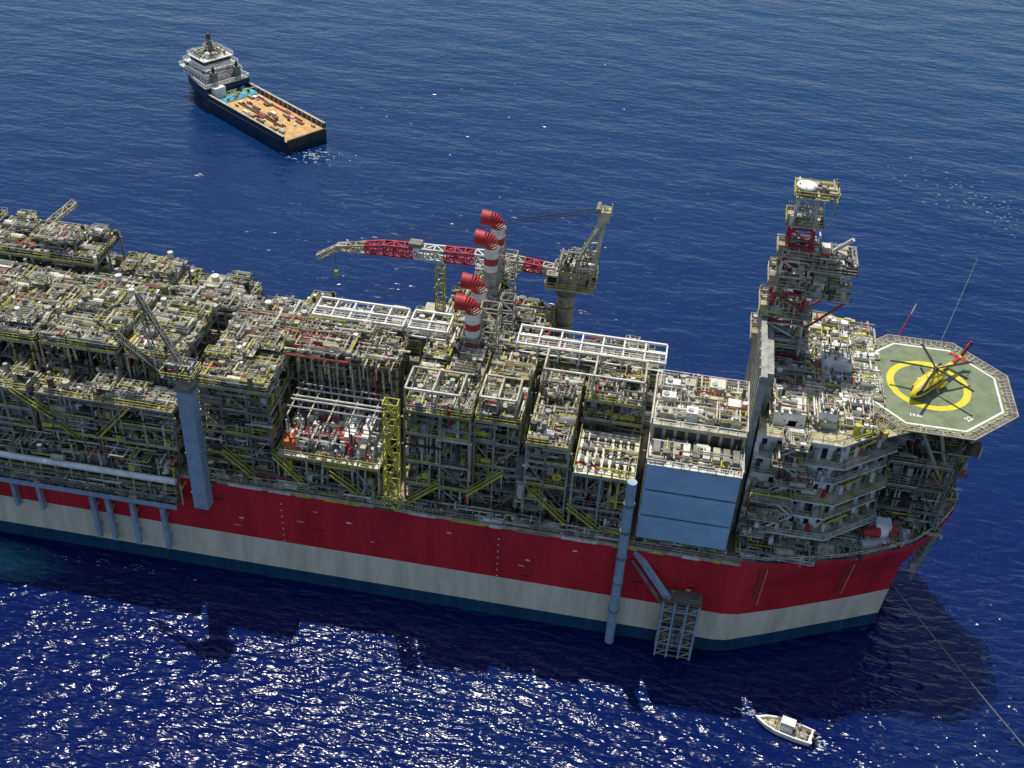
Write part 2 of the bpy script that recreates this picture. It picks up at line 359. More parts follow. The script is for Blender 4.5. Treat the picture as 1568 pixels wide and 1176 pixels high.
# living quarters
lq=MB()
poly=[(37,7),(49,7),(58,14),(58,36),(49,43),(37,43)]
def grow(p,g): return [(x+(g if x>37.5 else 0),y+(-g if y<25 else g)) for x,y in p]
zz=22
for i in range(6):
    z1=zz+3.9
    lq.prism(poly,zz,z1-.25,"ship_white")
    lq.prism(grow(poly,1.2 if i%2 else 2.0),z1-.25,z1,"ship_white","plate_light")
    g=grow(poly,1.15 if i%2 else 1.95)
    lq.rail([g[0],g[1],g[2],g[3]],z1,["white_paint","cream_paint","yellow_paint"][i%3],w=.08,step=1.5)
    for a,b in zip(poly[:3],poly[1:4]):
        A=Vector((*a,0));B=Vector((*b,0));L=(B-A).length;d=(B-A)/L;nn=Vector((d.y,-d.x,0))
        k=int(L/2.2)
        for j in range(k):
            if R.random()<.25: continue
            c=A+d*((j+.5)*L/k)+nn*.03;p=c-d*.4;q=c+d*.4
            zb=zz+1.3;hh=1.1
            if R.random()<.2: zb=zz+.1;hh=2.1
            lq.hexa([(v.x,v.y,zb) for v in (p,p+nn*.06,q+nn*.06,q)]+[(v.x,v.y,zb+hh) for v in (p,p+nn*.06,q+nn*.06,q)],"glass_dark")
        for j in range(int(L*1.4)):
            u=R.random();c=A+d*(u*L)+nn*R.uniform(.2,1.1)
            lq.box(c.x-.25,c.x+.3,c.y-.25,c.y+.3,zz,zz+R.uniform(.5,2.6),pick(EQ+["ship_white"]*8+["red_paint","orange_paint"]))
    if i<5: stair(lq,45 if i%2 else 40,40 if i%2 else 45,5.2,z1,z1+3.9,"white_paint")
    stair(lq,50+i*.3,54+i*.3,8+i*.2,zz,zz+3.6,"yellow_paint")
    x0=R.uniform(37,41);x1=x0+R.uniform(4,7);lq.box(x0,x1,3.2,7,z1-.2,z1-.02,"plate_light");lq.rail([(x0,7),(x0,3.2),(x1,3.2),(x1,7)],z1,"cream_paint",step=1.2);clutter(lq,x0,x1,3.3,6.8,z1,35,1.7,.8,eq=EQ+["ship_white"]*6)
    zz=z1
top=zz
lq.box(35.6,36.6,8,31,22,55,"galvanised");lq.box(36.6,38,12,30,45,53,"galvanised")
for i in range(9): lq.box(35.45,35.6,8.5+i*2.6,8.9+i*2.6,24,54.5,"cream_paint")
clutter(lq,38,57,9,41,top,1350,2.2,1.,eq=["ship_white"]*7+["cream_paint"]*4+["grey_steel"]*2+["yellow_paint"]*3)
for (x0,x1,y0,y1,h) in ((39,44,9,14,2.6),(46,49,10,14,3),(50,55,15,20,2.2),(47,52,24,30,3.4),(52,56,28,34,2.4),(44,47,16,20,2)):
    lq.box(x0,x1,y0,y1,top,top+h,"ship_white");clutter(lq,x0,x1,y0,y1,top+h,35,1.2,.7)
lq.rail(poly,top,"yellow_paint",close=True)
lq.make("living_quarters",ship)

# bow deck machinery
bw=MB()
clutter(bw,37,50,1.6,6.5,22,200,1.8,1.,eq=EQ+["ship_white"]*8);clutter(bw,50,58,5,12,22,190,2.2,eq=EQ+["ship_white"]*8);clutter(bw,59,73,14,36,22,420,3.,1.2)
for x,y in ((45,3.2),(52,6)):
    bw.tube((x-1.5,y,23.2),(x+1.5,y,23.2),.9,"cream_paint",12);bw.box(x-1.9,x-1.5,y-1,y+1,22,24.4,"grey_steel");bw.box(x+1.5,x+1.9,y-1,y+1,22,24.4,"grey_steel")
module(bw,60,70.5,15,35,[27,32,37],dens=.8,roofdens=.8,frame="grey_steel",edge="cream_paint")
bw.prism([(47,3.2),(66,11.5),(68,15),(62,16),(47,8)],22.1,22.4,"cream_paint","plate_light")
bw.prism([(58,8),(66,11.8),(67,14.5),(60,15)],22.4,23.2,"white_paint","ship_white")
clutter(bw,55,66,9.5,14,22.4,110,1.2,.8,eq=["ship_white"]*4+["red_paint"]*2+["cream_paint"]*2)
for i in range(10):
    x=68.5+i*.75;y=13+i*1.5
    bw.beam((x-1,y,22),(x+.8,y-.5,16),.4,"grey_steel");bw.tube((x+.6,y-.4,18.4),(x+.6,y-.4,13.),.35,"grey_steel",8);bw.box(x-.3,x+.9,y-.8,y+.2,15,17,"galvanised")
bw.make("bow_machinery",ship)
rb=MB()
for i in range(10):
    u=i/10;v=(i+1)/10;f=lambda t:1.25*math.sin(math.pi*min(.98,max(.05,t)))**.5
    rb.tube((58+6.4*u,9.4+2.4*u,25),(58+6.4*v,9.4+2.4*v,25),f(u),"red_paint" if i not in(4,5) else "ship_white",12,r2=f(v))
rb.box(60.,62.5,10.,12,25.4,26.8,"ship_white")
for x,y in((59,9.6),(63,11.2)): rb.beam((x,y,22.5),(x,y,25),.3,"cream_paint")
rb.make("rescue_boat",ship)

# port side: hose rack, caisson, landing frame
sd=MB()
sd.box(-150,-60,-3.2,-.1,17.2,17.5,"grating");sd.box(-150,-60,-3.4,-3.2,16.9,17.9,"caisson_blue");sd.rail([(-150,-3.2),(-60,-3.2)],17.9,"grey_steel",w=.12)
sd.tube((-150,-2.2,22.6),(-60,-2.2,22.6),.6,"ship_white",14);sd.tube((-150,-1.6,19.4),(-60,-1.6,19.4),.4,"olive",10);sd.tube((-150,-2.7,19),(-60,-2.7,19),.3,"grey_steel",8);sd.tube((-150,-2.2,20.9),(-60,-2.2,20.9),.3,"olive",8)
sd.box(-150,-60,-.5,-.24,17.6,24,"grey_steel")
for i in range(32):
    x=-149+i*2.9;sd.beam((x,-2.4,17.5),(x,-2.4,22),.22,"cream_paint");sd.beam((x,-.2,21),(x,-2.4,21),.2,"yellow_paint")
clutter(sd,-120,-60,-3,-.5,17.5,620,3.4,.8,eq=SIDE+["olive"]*5);clutter(sd,-120,-60,-2,1.6,23,420,3.6,.9,eq=SIDE)
for x in (-77.5,-74.5,-69.8,-64.): sd.box(x-.42,x+.42,-1.5,-.7,4.5,17,"caisson_blue");sd.box(x-.5,x+.5,-.9,0,7,7.5,"caisson_blue");sd.box(x-.5,x+.5,-.9,0,12,12.5,"caisson_blue");sd.beam((x,-1.3,14.5),(x,-3.1,17),.3,"caisson_blue")
for x in (-88,-93,-99,-104,-110): sd.box(x-.35,x+.35,-1.2,-.1,9,17,"caisson_blue")
sd.tube((18.3,-1.6,-3),(18.3,-1.6,38),.8,"caisson_blue",16)
for z in (8,15,21,27,33): sd.tube((18.3,-1.6,z),(18.3,-1.6,z+.4),.95,"grey_steel",16);sd.beam((18.3,-1.6,z+.2),(18.3,2,z+.2),.5,"grey_steel")
sd.beam((20.2,.5,21.5),(27.5,-2.5,13.5),.9,"caisson_blue");sd.beam((20.2,-.3,19.5),(26,-2.6,13),.4,"grey_steel")
for x in (26.5,28.5,30.6,32.6):
    for y in (-3.,-1.): sd.beam((x,y,-2),(x,y,14),.34,"caisson_blue")
for i in range(11):
    z=-1+i*1.4
    for y in (-3.,-1.): sd.beam((26.5,y,z),(32.6,y,z),.22,"grey_steel" if i%3 else "caisson_blue")
    if i%2: sd.beam((26.5,-3.,z),(28.5,-3.,z+1.4),.18,"cream_paint");sd.beam((30.6,-3.,z),(32.6,-3.,z+1.4),.18,"cream_paint")
    for x in (26.5,32.6): sd.beam((x,-3.,z),(x,0,z),.22,"caisson_blue")
sd.box(26.2,32.9,-3.3,-.2,13.9,14.1,"grating");sd.rail([(26.3,-3.2),(32.8,-3.2)],14.1,"grey_steel",w=.1);clutter(sd,26.5,32.5,-3.,-.5,2,80,10,.5,eq=SIDE)
for x,y0,y1 in ((41.5,-.2,-.1),(56.,5.6,4.4)): sd.beam((x,y0+1.5,12),(x+.1,y1-.2,22),.2,"rust");sd.beam((x+.9,y0+1.5,12),(x+1,y1,22),.12,"cream_paint")
sd.make("side_structures",ship)

# helideck
hk=empty("helideck");hm=MB();cx,cy,hz=64.7,23.7,47.
def octo(r): return [(cx+r*math.cos(math.radians(22.5+45*i)),cy+r*math.sin(math.radians(22.5+45*i))) for i in range(8)]
hm.prism(octo(13.0),hz-.5,hz,"grey_steel","helideck_green")
def ringp(ro,ri,z,m,n=8,ph=22.5):
    b=len(hm.v);k=hm.mi(m)
    for r in (ro,ri):
        for i in range(n):
            t=math.radians(ph)+2*math.pi*i/n;hm.v.append((cx+r*math.cos(t),cy+r*math.sin(t),z))
    for i in range(n):
        j=(i+1)%n;hm.f.append((b+i,b+j,b+n+j,b+n+i));hm.m.append(k)
ringp(12.5,12.1,hz+.006,"marking_white");ringp(6.9,5.7,hz+.008,"marking_yellow",64,0)
for dx in (-1.4,1.4): hm.box(cx+dx-.2,cx+dx+.2,cy-1.8,cy+1.8,hz+.002,hz+.010,"marking_white")
hm.box(cx-1.2,cx+1.2,cy-.2,cy+.2,hz+.002,hz+.010,"marking_white")
o1=octo(13.1);o2=octo(14.7)
for i in range(8):
    j=(i+1)%8;A=Vector((*o1[i],hz-.1));B=Vector((*o1[j],hz-.1));C_=Vector((*o2[i],hz+.15));D_=Vector((*o2[j],hz+.15))
    hm.beam(C_,D_,.2,"beige");hm.beam(A,B,.16,"cream_paint");hm.beam((A+C_)/2,(B+D_)/2,.08,"net_grey")
    for k in range(13):
        u=k/12;hm.beam(A.lerp(B,u),C_.lerp(D_,u),.14,"beige")
    for k in range(40):
        u=k/40;hm.beam(A.lerp(B,u),C_.lerp(D_,u),.05,"net_grey")
    for k in range(1,7): 
        u=k/7;hm.beam(A.lerp(C_,u),B.lerp(D_,u),.05,"net_grey")
    for k in range(5):
        p=A.lerp(B,(k+.5)/5);hm.box(p.x-.15,p.x+.15,p.y-.15,p.y+.15,hz-.1,hz+.25,"yellow_paint")
for x in range(-10,11,4):
    L=math.sqrt(max(0,11.8**2-x*x));hm.beam((cx+x,cy-L,hz-1.1),(cx+x,cy+L,hz-1.1),.3,"grey_steel",1.1);hm.beam((cx-L,cy+x,hz-1.4),(cx+L,cy+x,hz-1.4),.3,"grey_steel",1.3)
for a,b in (((58,15,37),(58,14.5,45.5)),((70,17,37),(73,15,45.5)),((70,33,37),(73,33,45.5)),((60,33,37),(58,33,45.5)),((70,17,32),(63,13,45.5)),((69,16,37),(66,13,45.5))):
    hm.tube(a,b,.3,"cream_paint",8)
for k,(x,y) in enumerate(((70,17),(72,22),(72,28),(69.5,33))):
    hm.truss((x-.5,y,22),(x+2.,y,45),1.9,1.9,[["grey_steel","orange_paint","yellow_paint","yellow_paint"][k]],seg=3.,t=.2,up=Vector((0,1,0)))
for z in (28,34,40): hm.box(67,73.5,17,33,z-.1,z,"grating");hm.rail([(67,16.8),(73.5,16.8),(73.5,33)],z,"yellow_paint" if z!=34 else "orange_paint")
clutter(hm,67,73.5,17,33,28,90,3,eq=SIDE);clutter(hm,67,73.5,17,33,34,90,3,eq=SIDE);clutter(hm,56,74,14,33,40,160,4.5,eq=SIDE)
hm.prism([(57,9),(62,12),(58,16),(54,14)],45.9,46.1,"cream_paint");hm.rail([(54,14),(57,9),(62,12)],46.1,"yellow_paint")
hm.make("landing_deck",hk)
def text(body,loc,size,rz,mat,parent):
    c=bpy.data.curves.new("t",'FONT');c.body=body;c.size=size;c.align_x='CENTER';c.align_y='CENTER';c.offset=.03
    o=bpy.data.objects.new("t",c);sc.collection.objects.link(o);dg=bpy.context.evaluated_depsgraph_get()
    me=bpy.data.meshes.new_from_object(o.evaluated_get(dg));bpy.data.objects.remove(o)
    n=bpy.data.objects.new("deck_lettering",me);me.materials.clear();me.materials.append(MATS[mat]);n.location=loc;n.rotation_euler=(0,0,rz);n.parent=parent;sc.collection.objects.link(n)
text("ENERGEAN",(cx-10.4,cy-.8,hz+.025),1.9,math.radians(-90),"marking_white",hk)
text("POWER",(cx-8.3,cy-.8,hz+.025),1.9,math.radians(-90),"marking_white",hk)
text("22",(cx+5.5,cy-8,hz+.025),1.4,math.radians(45),"marking_white",hk)
text("14.6t",(cx-3,cy-9,hz+.025),1.0,0,"marking_white",hk)

# helicopter, local frame nose +X
hel=empty("helicopter",(65.0,23.2,hz+.012),math.radians(-128));hel.scale=(1.06,1.06,1.06)
fb=MB()
prof=[(6.2,.12,1.15),(5.6,.6,1.25),(4.6,1.05,1.45),(3.4,1.25,1.65),(1.5,1.35,1.75),(-.6,1.3,1.75),(-2.0,.95,1.9),(-3.,.55,2.1),(-5,.42,2.25),(-7.2,.3,2.4),(-8.4,.2,2.5)]
nn=14;base=[]
for x,r,zc in prof:
    base.append(len(fb.v))
    for j in range(nn):
        t=2*math.pi*j/nn;fb.v.append((x,r*1.02*math.cos(t),zc+r*.95*math.sin(t)))
for i in range(len(prof)-1):
    for j in range(nn):
        j2=(j+1)%nn;t=2*math.pi*(j+.5)/nn
        gl=(i==1 and 0<math.sin(t)<.85) or (i in (2,3,4) and .1<math.sin(t)<.6)
        mat_="glass_dark" if gl else ("heli_yellow" if i<7 else "red_paint" if i==8 else "heli_yellow")
        fb.f.append((base[i]+j,base[i+1]+j,base[i+1]+j2,base[i]+j2));fb.m.append(fb.mi(mat_))
for bb in (base[0],base[-1]): fb.f.append(tuple(bb+j for j in range(nn)));fb.m.append(fb.mi("heli_yellow"))
fb.sphere((0,0,2.85),2.5,.85,.55,"heli_yellow");fb.tube((.3,0,3.1),(.3,0,3.75),.16,"black_paint",10);fb.tube((.3,0,3.65),(.3,0,3.85),.42,"black_paint",12)
for s_ in (-1,1):
    fb.tube((-1.2,s_*.5,3.),(-2.5,s_*.7,3.),.24,"dark_steel",10)
    fb.box(-1.8,.2,min(s_*1.1,s_*1.7),max(s_*1.1,s_*1.7),.7,1.15,"heli_yellow")
    fb.tube((-1.,s_*1.35,.32),(-1.,s_*1.55,.32),.32,"black_paint",12);fb.beam((-1,s_*1.4,.3),(-1,s_*1.2,1.),.12,"grey_steel")
    fb.box(-7.6,-6.8,min(0,s_*1.7),max(0,s_*1.7),2.45,2.53,"red_paint")
fb.tube((4.6,-.12,.28),(4.6,.12,.28),.28,"black_paint",12);fb.beam((4.6,0,.3),(4.6,0,.9),.12,"grey_steel")
fb.hexa([(-7.4,-.12,2.4),(-8.9,-.12,2.5),(-8.9,.12,2.5),(-7.4,.12,2.4),(-8.9,-.08,4.5),(-10,-.08,4.6),(-10,.08,4.6),(-8.9,.08,4.5)],"red_paint")
for i in range(4):
    t=math.pi/4+math.pi/2*i;fb.beam((-9.3,.25,4.3),(-9.3+1.25*math.cos(t),.25,4.3+1.25*math.sin(t)),.06,"black_paint",.2)
fb.make("fuselage",hel,True)
rt=MB()
for i in range(5):
    t=math.radians(14+72*i);d=Vector((math.cos(t),math.sin(t),0))
    rt.beam(Vector((.3,0,3.78))+d*.3,Vector((.3,0,3.78))+d*2,.28,"black_paint",.08)
    rt.beam(Vector((.3,0,3.78))+d*2,Vector((.3,0,3.62))+d*6.9,.44,"black_paint",.06)
rt.make("main_rotor",hel)

# vent / radio tower
vt=empty("vent_tower");v=MB()
v.truss((39.6,28.5,45),(39.2,28.5,77),7.0,6.,["red_paint","white_paint"],seg=2.8,t=.34,band=2,up=Vector((0,1,0)),w2=2.8,h2=2.6)
for z,w in ((50,4.8),(55.5,4.3),(61,3.8),(66.5,3.3),(72,2.9)):
    v.box(39.3-w,39.3+w,28.5-w*.8,28.5+w*.8,z-.15,z,"plate_light");v.rail([(39.3-w,28.5-w*.8),(39.3+w,28.5-w*.8),(39.3+w,28.5+w*.8),(39.3-w,28.5+w*.8)],z,"yellow_paint" if z>69 else "cream_paint",close=True,step=1.4)
    clutter(v,39.3-w,39.3+w,28.5-w*.8,28.5+w*.8,z,w*w*4,2.6,.8)
    v.box(39.3-w,39.3-w+1.4,28.5-w*.8,28.5-w*.8+1.4,z,z+2,"beige")
v.box(36.8,43.6,26.2,30.8,76.8,77,"plate_light");v.rail([(36.8,26.2),(43.6,26.2),(43.6,30.8),(36.8,30.8)],77,"yellow_paint",close=True,step=1.2);clutter(v,37,43.5,26.3,30.7,77,45,1.6,.8,eq=EQ+["yellow_paint"]*4)
for x in (40,43): v.beam((x,26.4,73),(x+.3,26.4,76.8),.2,"cream_paint")
for z,h in ((60,3.4),(65.,3.)):
    v.box(41.2,48.8,25,31,z-.2,z,"plate_light");v.rail([(41.6,24.8),(48.9,24.8),(48.9,31)],z,"cream_paint",step=1.2)
    for i in range(7): x=42+R.uniform(0,4.6);y=25+R.uniform(0,4);v.box(x,x+R.uniform(1,2),y,y+1.6,z,z+R.uniform(1,h),pick(["white_paint","ship_white","cream_paint"]))
    clutter(v,41.6,48.8,25,31,z,120,2.4,.8)
for z in (48,53,58,63): clutter(v,36.5,42,26,31,z,40,4,.8,pipe=["red_paint"]*3+PIPE)
v.beam((43,25.2,54),(48.3,25.2,59.8),.3,"red_paint");v.beam((43,30.8,54),(48.3,30.8,59.8),.3,"red_paint")
v.tube((45,28,67.5),(47.4,27,70.5),.35,"white_paint",10)
v.tube((38.6,28.3,77),(38.6,28.3,78.),1.5,"beige",18,r2=1.6);v.sphere((38.6,28.3,78.2),1.7,1.7,.55,"ship_white",18)
v.tube((42.8,28,77),(42.8,28,80),.08,"white_paint",6);v.box(41,43.2,28,30.4,77,78.2,"yellow_paint")
v.make("tower_frame",vt)

# far crane
cr=empty("deck_crane");c=MB();X=.7;Yc=47.
c.tube((X,Yc,20),(X,Yc,40.5),1.75,"cream_paint",18);c.tube((X,Yc,40.5),(X,Yc,43),1.9,"grey_steel",18,r2=3.)
for z in (30,34,38): c.tube((X,Yc,z),(X,Yc,z+.25),1.85,"grey_steel",18)
c.box(X-4,X+5.5,Yc-3.2,Yc+3.2,42.9,43.3,"cream_paint");c.rail([(X-4,Yc-3.2),(X+5.5,Yc-3.2),(X+5.5,Yc+3.2),(X-4,Yc+3.2)],43.3,"yellow_paint",close=True)
c.box(X-1.5,X+3.6,Yc-2.2,Yc+2.2,43.3,46.6,"beige");c.box(X-3.8,X-1.5,Yc-3,Yc-1.,43.4,46.,"cream_paint");c.box(X-3.9,X-3.8,Yc-2.9,Yc-1.1,44.2,45.6,"glass_dark");c.box(X-3.5,X-1.8,Yc-3.1,Yc-3.,44.2,45.6,"glass_dark")
clutter(c,X-2,X+5,Yc-2.4,Yc+2.4,46.6,110,3.,.9);clutter(c,X-3.5,X+5.3,Yc-3,Yc+3,43.3,90,3.2)
for dy in(-1.6,1.6):
    c.beam((X+.5,Yc+dy,46),(X+5.8,Yc+dy*.6,58.),.5,"cream_paint");c.beam((X+4.8,Yc+dy,46),(X+5.8,Yc+dy*.6,58.),.6,"cream_paint");c.beam((X+2.4,Yc+dy,51),(X+5.1,Yc+dy,51.5),.3,"cream_paint")
c.box(X+4.6,X+6.8,Yc-1.3,Yc+1.3,57.6,59.6,"cream_paint");c.tube((X+4.6,Yc-1.5,59.8),(X+4.6,Yc+1.5,59.8),.5,"grey_steel",10);clutter(c,X+4.4,X+7,Yc-1.4,Yc+1.4,58,20,2.2,.6)
c.truss((X-3,Yc,45.5),(X-14,Yc,46.0),1.7,1.3,["cream_paint","red_paint"],seg=1.8,t=.3,band=2,w2=2.1,h2=2.3)
c.truss((X-14,Yc,46.0),(X-36,Yc,45.3),2.1,2.3,["white_paint","red_paint"],seg=1.9,t=.32,band=3,w2=2.,h2=2.1)
c.truss((X-36,Yc,45.3),(X-45.5,Yc,44.1),2.,2.1,["red_paint","cream_paint"],seg=1.9,t=.3,band=3,w2=1.2,h2=.9)
c.truss((X-45,Yc,44.2),(X-49.5,Yc,41.4),1.2,.9,["cream_paint"],seg=1.4,t=.22)
c.box(X-31,X-28.5,Yc-1,Yc+1,46.4,47.6,"grey_steel")
for dy in(-.6,.6): c.beam((X+5.5,Yc+dy,59.5),(X-44,Yc+dy,44.9),.07,"dark_steel");c.beam((X+5.5,Yc+dy,59.7),(X-14,Yc+dy,53.8),.07,"dark_steel")
c.beam((X-46,Yc,43),(X-46,Yc,38.5),.07,"dark_steel");c.box(X-46.3,X-45.7,Yc-.3,Yc+.3,37.5,38.6,"yellow_paint")
c.truss((-24,46.5,30),(-24,46.5,43.2),1.6,1.6,["yellow_paint"],seg=2,t=.2,up=Vector((0,1,0)))
c.make("crane_body",cr)
# near crane
cr2=empty("deck_crane.001");c=MB()
c.box(-56.9,-54.3,-2.7,-.4,17.5,43.5,"caisson_blue");c.box(-57.2,-54.,-3.,-.3,43.5,44.2,"grey_steel")
for z in (21,30,38): c.box(-57,-54.2,-2.8,0,z,z+.3,"caisson_blue")
c.tube((-55.6,-1.6,44.2),(-55.6,-1.6,46),1.5,"beige",14);c.box(-59,-53.5,-3.3,.7,46,46.3,"grey_steel");c.rail([(-59,-3.3),(-53.5,-3.3),(-53.5,.7),(-59,.7)],46.3,"yellow_paint",close=True,step=1.3)
c.box(-58.,-56,-2.4,.2,46.3,48.4,"cream_paint");c.box(-58.3,-57.9,-3.0,-1.6,46.4,48.2,"glass_dark");clutter(c,-58.6,-53.8,-3.,.5,46.3,100,2.4,.8)
tip=Vector((-64,3,57.5))
for b_ in ((-59.5,-2.3,47),(-54.4,-2.3,47)):
    c.truss(b_,tip,.8,.7,["grey_steel"],seg=1.4,t=.16,w2=.5,h2=.5)
c.truss((-59.5,-2.3,47),(-69,3,48.5),.9,.7,["dark_steel"],seg=1.4,t=.16)
for i in range(4): c.beam((-58.2+i*1.1,-2,47.5),tip,.06,"dark_steel")
c.beam((-56.5,.5,46),tip,.25,"olive")
c.make("crane_body",cr2)

# ---------------------------------------------------------------- mooring lines
def line(name,a,b,sag,r=.1):
    m=MB();a=Vector(a);b=Vector(b);p=a
    for i in range(1,25):
        u=i/24;q=a.lerp(b,u)-Vector((0,0,4*sag*u*(1-u)));m.tube(p,q,r,"grey_steel",6,cap=False);p=q
    m.make(name)
line("mooring_line",(67.5,14,9),(95,-18,-.6),.6)
line("mooring_line.001",(66,38,20),(105.5,160,-.5),1.,.06)
am=MB();am.tube((60.5,37,46),(62.6,40,50.5),.14,"red_paint",6);am.tube((62.6,40,50.5),(63.2,41,52),.1,"white_paint",6);am.make("signal_mast",hk)

# ---------------------------------------------------------------- supply vessel (bow +X local)
sv=empty("supply_vessel",(-122.3,193.3,0),math.radians(145));s=MB()
half=[(-33,7.6),(-30,8.2),(-10,8.4),(8,8.4),(17,7.6),(23.5,5.6),(28,2.8),(30.5,.3)]
def so(k,flare): 
    h=[(x-(max(0,x-13)*flare),y*(1-flare*(1 if x>13 else .2))) for x,y in half]
    return [(x,-y) for x,y in h]+[(x,y) for x,y in h[::-1]]
lv=[(-3,.22),(0,.14),(3.8,.0)]
idx=[]
for z,fl in lv:
    idx.append(len(s.v));s.v.extend([(x,y,z) for x,y in so(0,fl)])
m_=len(so(0,0))
for i in range(2):
    for j in range(m_):
        s.f.append((idx[i]+j,idx[i]+(j+1)%m_,idx[i+1]+(j+1)%m_,idx[i+1]+j));s.m.append(s.mi("navy_hull"))
s.f.append(tuple(idx[2]+j for j in range(m_)));s.m.append(s.mi("wood_deck"))
fo=[(9,-8.3),(17,-7.6),(23.5,-5.8),(28.5,-3.1),(31.5,0),(28.5,3.1),(23.5,5.8),(17,7.6),(9,8.3)]
s.prism(fo,3.8,7.0,"navy_hull","plate_light");s.prism([(x*.985+.2,y*.97) for x,y in fo],7.,7.25,"ship_white","plate_light");s.rail(fo,7.2,"ship_white",close=True,w=.2)
for (a,b,c0,d,z0,z1) in ((11.5,26,-6.2,6.2,7.2,9.6),(12.5,24,-5.6,5.6,9.6,11.8),(14,22,-5,5,11.8,14.2)):
    s.box(a,b,c0,d,z0,z1-.2,"ship_white");s.box(a-1,b+.6,c0-.7,d+.7,z1-.2,z1,"ship_white");s.rail([(a-1,c0-.7),(b+.6,c0-.7),(b+.6,d+.7),(a-1,d+.7)],z1,"ship_white",close=True,w=.1)
    for j in range(int((b-a)/1.8)):
        for yy in (c0-.03,d): s.box(a+.5+j*1.8,a+1.1+j*1.8,yy,yy+.03,z0+1,z0+1.6,"glass_dark")
s.box(13.9,22.1,-5.1,5.1,12.6,13.4,"glass_dark")
clutter(s,10,27,-6,6,7.4,60,2.2,1.2,eq=["ship_white"]*4+["grey_steel"]*3+["orange_paint"]);clutter(s,11,26,-6,6,9.7,120,2.2,1.,eq=["ship_white"]*4+["grey_steel"]*3+["orange_paint"]);clutter(s,14,22,-4.8,4.8,14.2,80,1.5)
s.truss((18,0,14),(18,0,20),2.2,2.2,["grey_steel"],seg=1.5,t=.25,up=Vector((0,1,0)),w2=.8,h2=.8)
s.box(16.5,19.5,-2,2,17.3,17.6,"grey_steel");s.tube((18,-1.4,18.4),(18,1.4,18.4),.2,"white_paint",6);s.sphere((18,0,20.4),.8,.8,.8,"dark_steel");s.sphere((15.5,2.5,15.2),1,1,1,"ship_white");s.sphere((20.5,-2.8,15.2),.8,.8,.8,"ship_white")
for yy in (-4.4,4.4): s.box(9,11,yy-.9,yy+.9,7.2,11.5,"grey_steel");s.tube((10,yy,11.5),(10,yy,13),.5,"black_paint",10)
s.box(2.5,8.9,-7.2,7.2,3.8,4.1,"cyan_deck")
s.box(6.6,9.,2.5,6.5,4.1,7.4,"ship_white");clutter(s,3,9,-7,7,4.1,30,1.6,1.)
for yy in (-8.1,7.5):
    s.box(-32,9,yy,yy+.6,3.8,5.3,"navy_hull");s.box(-32,9,yy-.05,yy+.65,5.3,5.5,"cream_paint")
    for j in range(16): s.box(-31+j*2.5,-30.7+j*2.5,yy+.6 if yy<0 else yy-.25,yy+.85 if yy<0 else yy,3.8,5.2,"cream_paint")
for j in range(50):
    x=R.uniform(-30,0);y=R.uniform(-6.,6);l=R.uniform(.6,3.4)
    s.box(x,x+l,y,y+R.uniform(.3,1.2),3.82,3.9+R.uniform(.2,1.),pick(["white_paint","red_paint","cream_paint","beige","beige","rust","ship_white","rust"]))
for y in (-5.2,1.2,2.2): s.box(-24,0,y,y+.3,3.82,4.3,pick(["rust","rust","red_paint"]))
s.box(-33.2,-32.6,-7.2,7.2,1.5,4.2,"dark_steel")
for j in range(17): s.tube((-30+j*2.6,-8.4,2.8),(-28.6+j*2.6,-8.4,2.8),.35,"black_paint",8)
s.make("vessel_body",sv)

# ---------------------------------------------------------------- small work boat
wb=empty("work_boat",(49.3,-14.6,.1),math.radians(166));b=MB()
hf=[(-4.6,1.5),(-2,1.7),(1.5,1.6),(3.6,1.),(5.2,.05)]
def ho(k): return [(x*k,-y*k) for x,y in hf]+[(x*k,y*k) for x,y in hf[::-1]]
i0=len(b.v);b.v.extend([(x,y,-.4) for x,y in ho(.85)]);b.v.extend([(x,y,1.) for x,y in ho(1)]);b.v.extend([(x,y,1.) for x,y in ho(.86)]);b.v.extend([(x,y,.5) for x,y in ho(.84)])
k_=len(ho(1))
for L_ in range(3):
    for j in range(k_): b.f.append((i0+L_*k_+j,i0+L_*k_+(j+1)%k_,i0+(L_+1)*k_+(j+1)%k_,i0+(L_+1)*k_+j));b.m.append(b.mi("ship_white" if L_<2 else "white_paint"))
b.f.append(tuple(i0+3*k_+j for j in range(k_)));b.m.append(b.mi("plate_light"))
b.box(-1.2,.9,-.7,.7,.5,1.9,"ship_white");b.box(-1.3,1.,-.8,.8,2.5,2.6,"ship_white");b.box(.9,.95,-.6,.6,1.4,2.1,"glass_dark")
for x in(-1.2,.9):
    for y in(-.7,.7): b.beam((x,y,1.),(x,y,2.5),.08,"grey_steel")
for y in(-.6,.6): b.box(-5.1,-4.4,y-.25,y+.25,.2,1.5,"black_paint")
b.box(-3.6,-2.6,-.9,.9,.5,1.,"grey_steel");b.tube((-2.2,0,1),(-2.2,0,3.2),.06,"grey_steel",6);clutter(b,-4,-1.4,-1.2,1.2,.5,25,.6,.4);clutter(b,1.2,3.4,-.9,.9,.5,14,.5,.4)
b.make("boat_hull",wb)

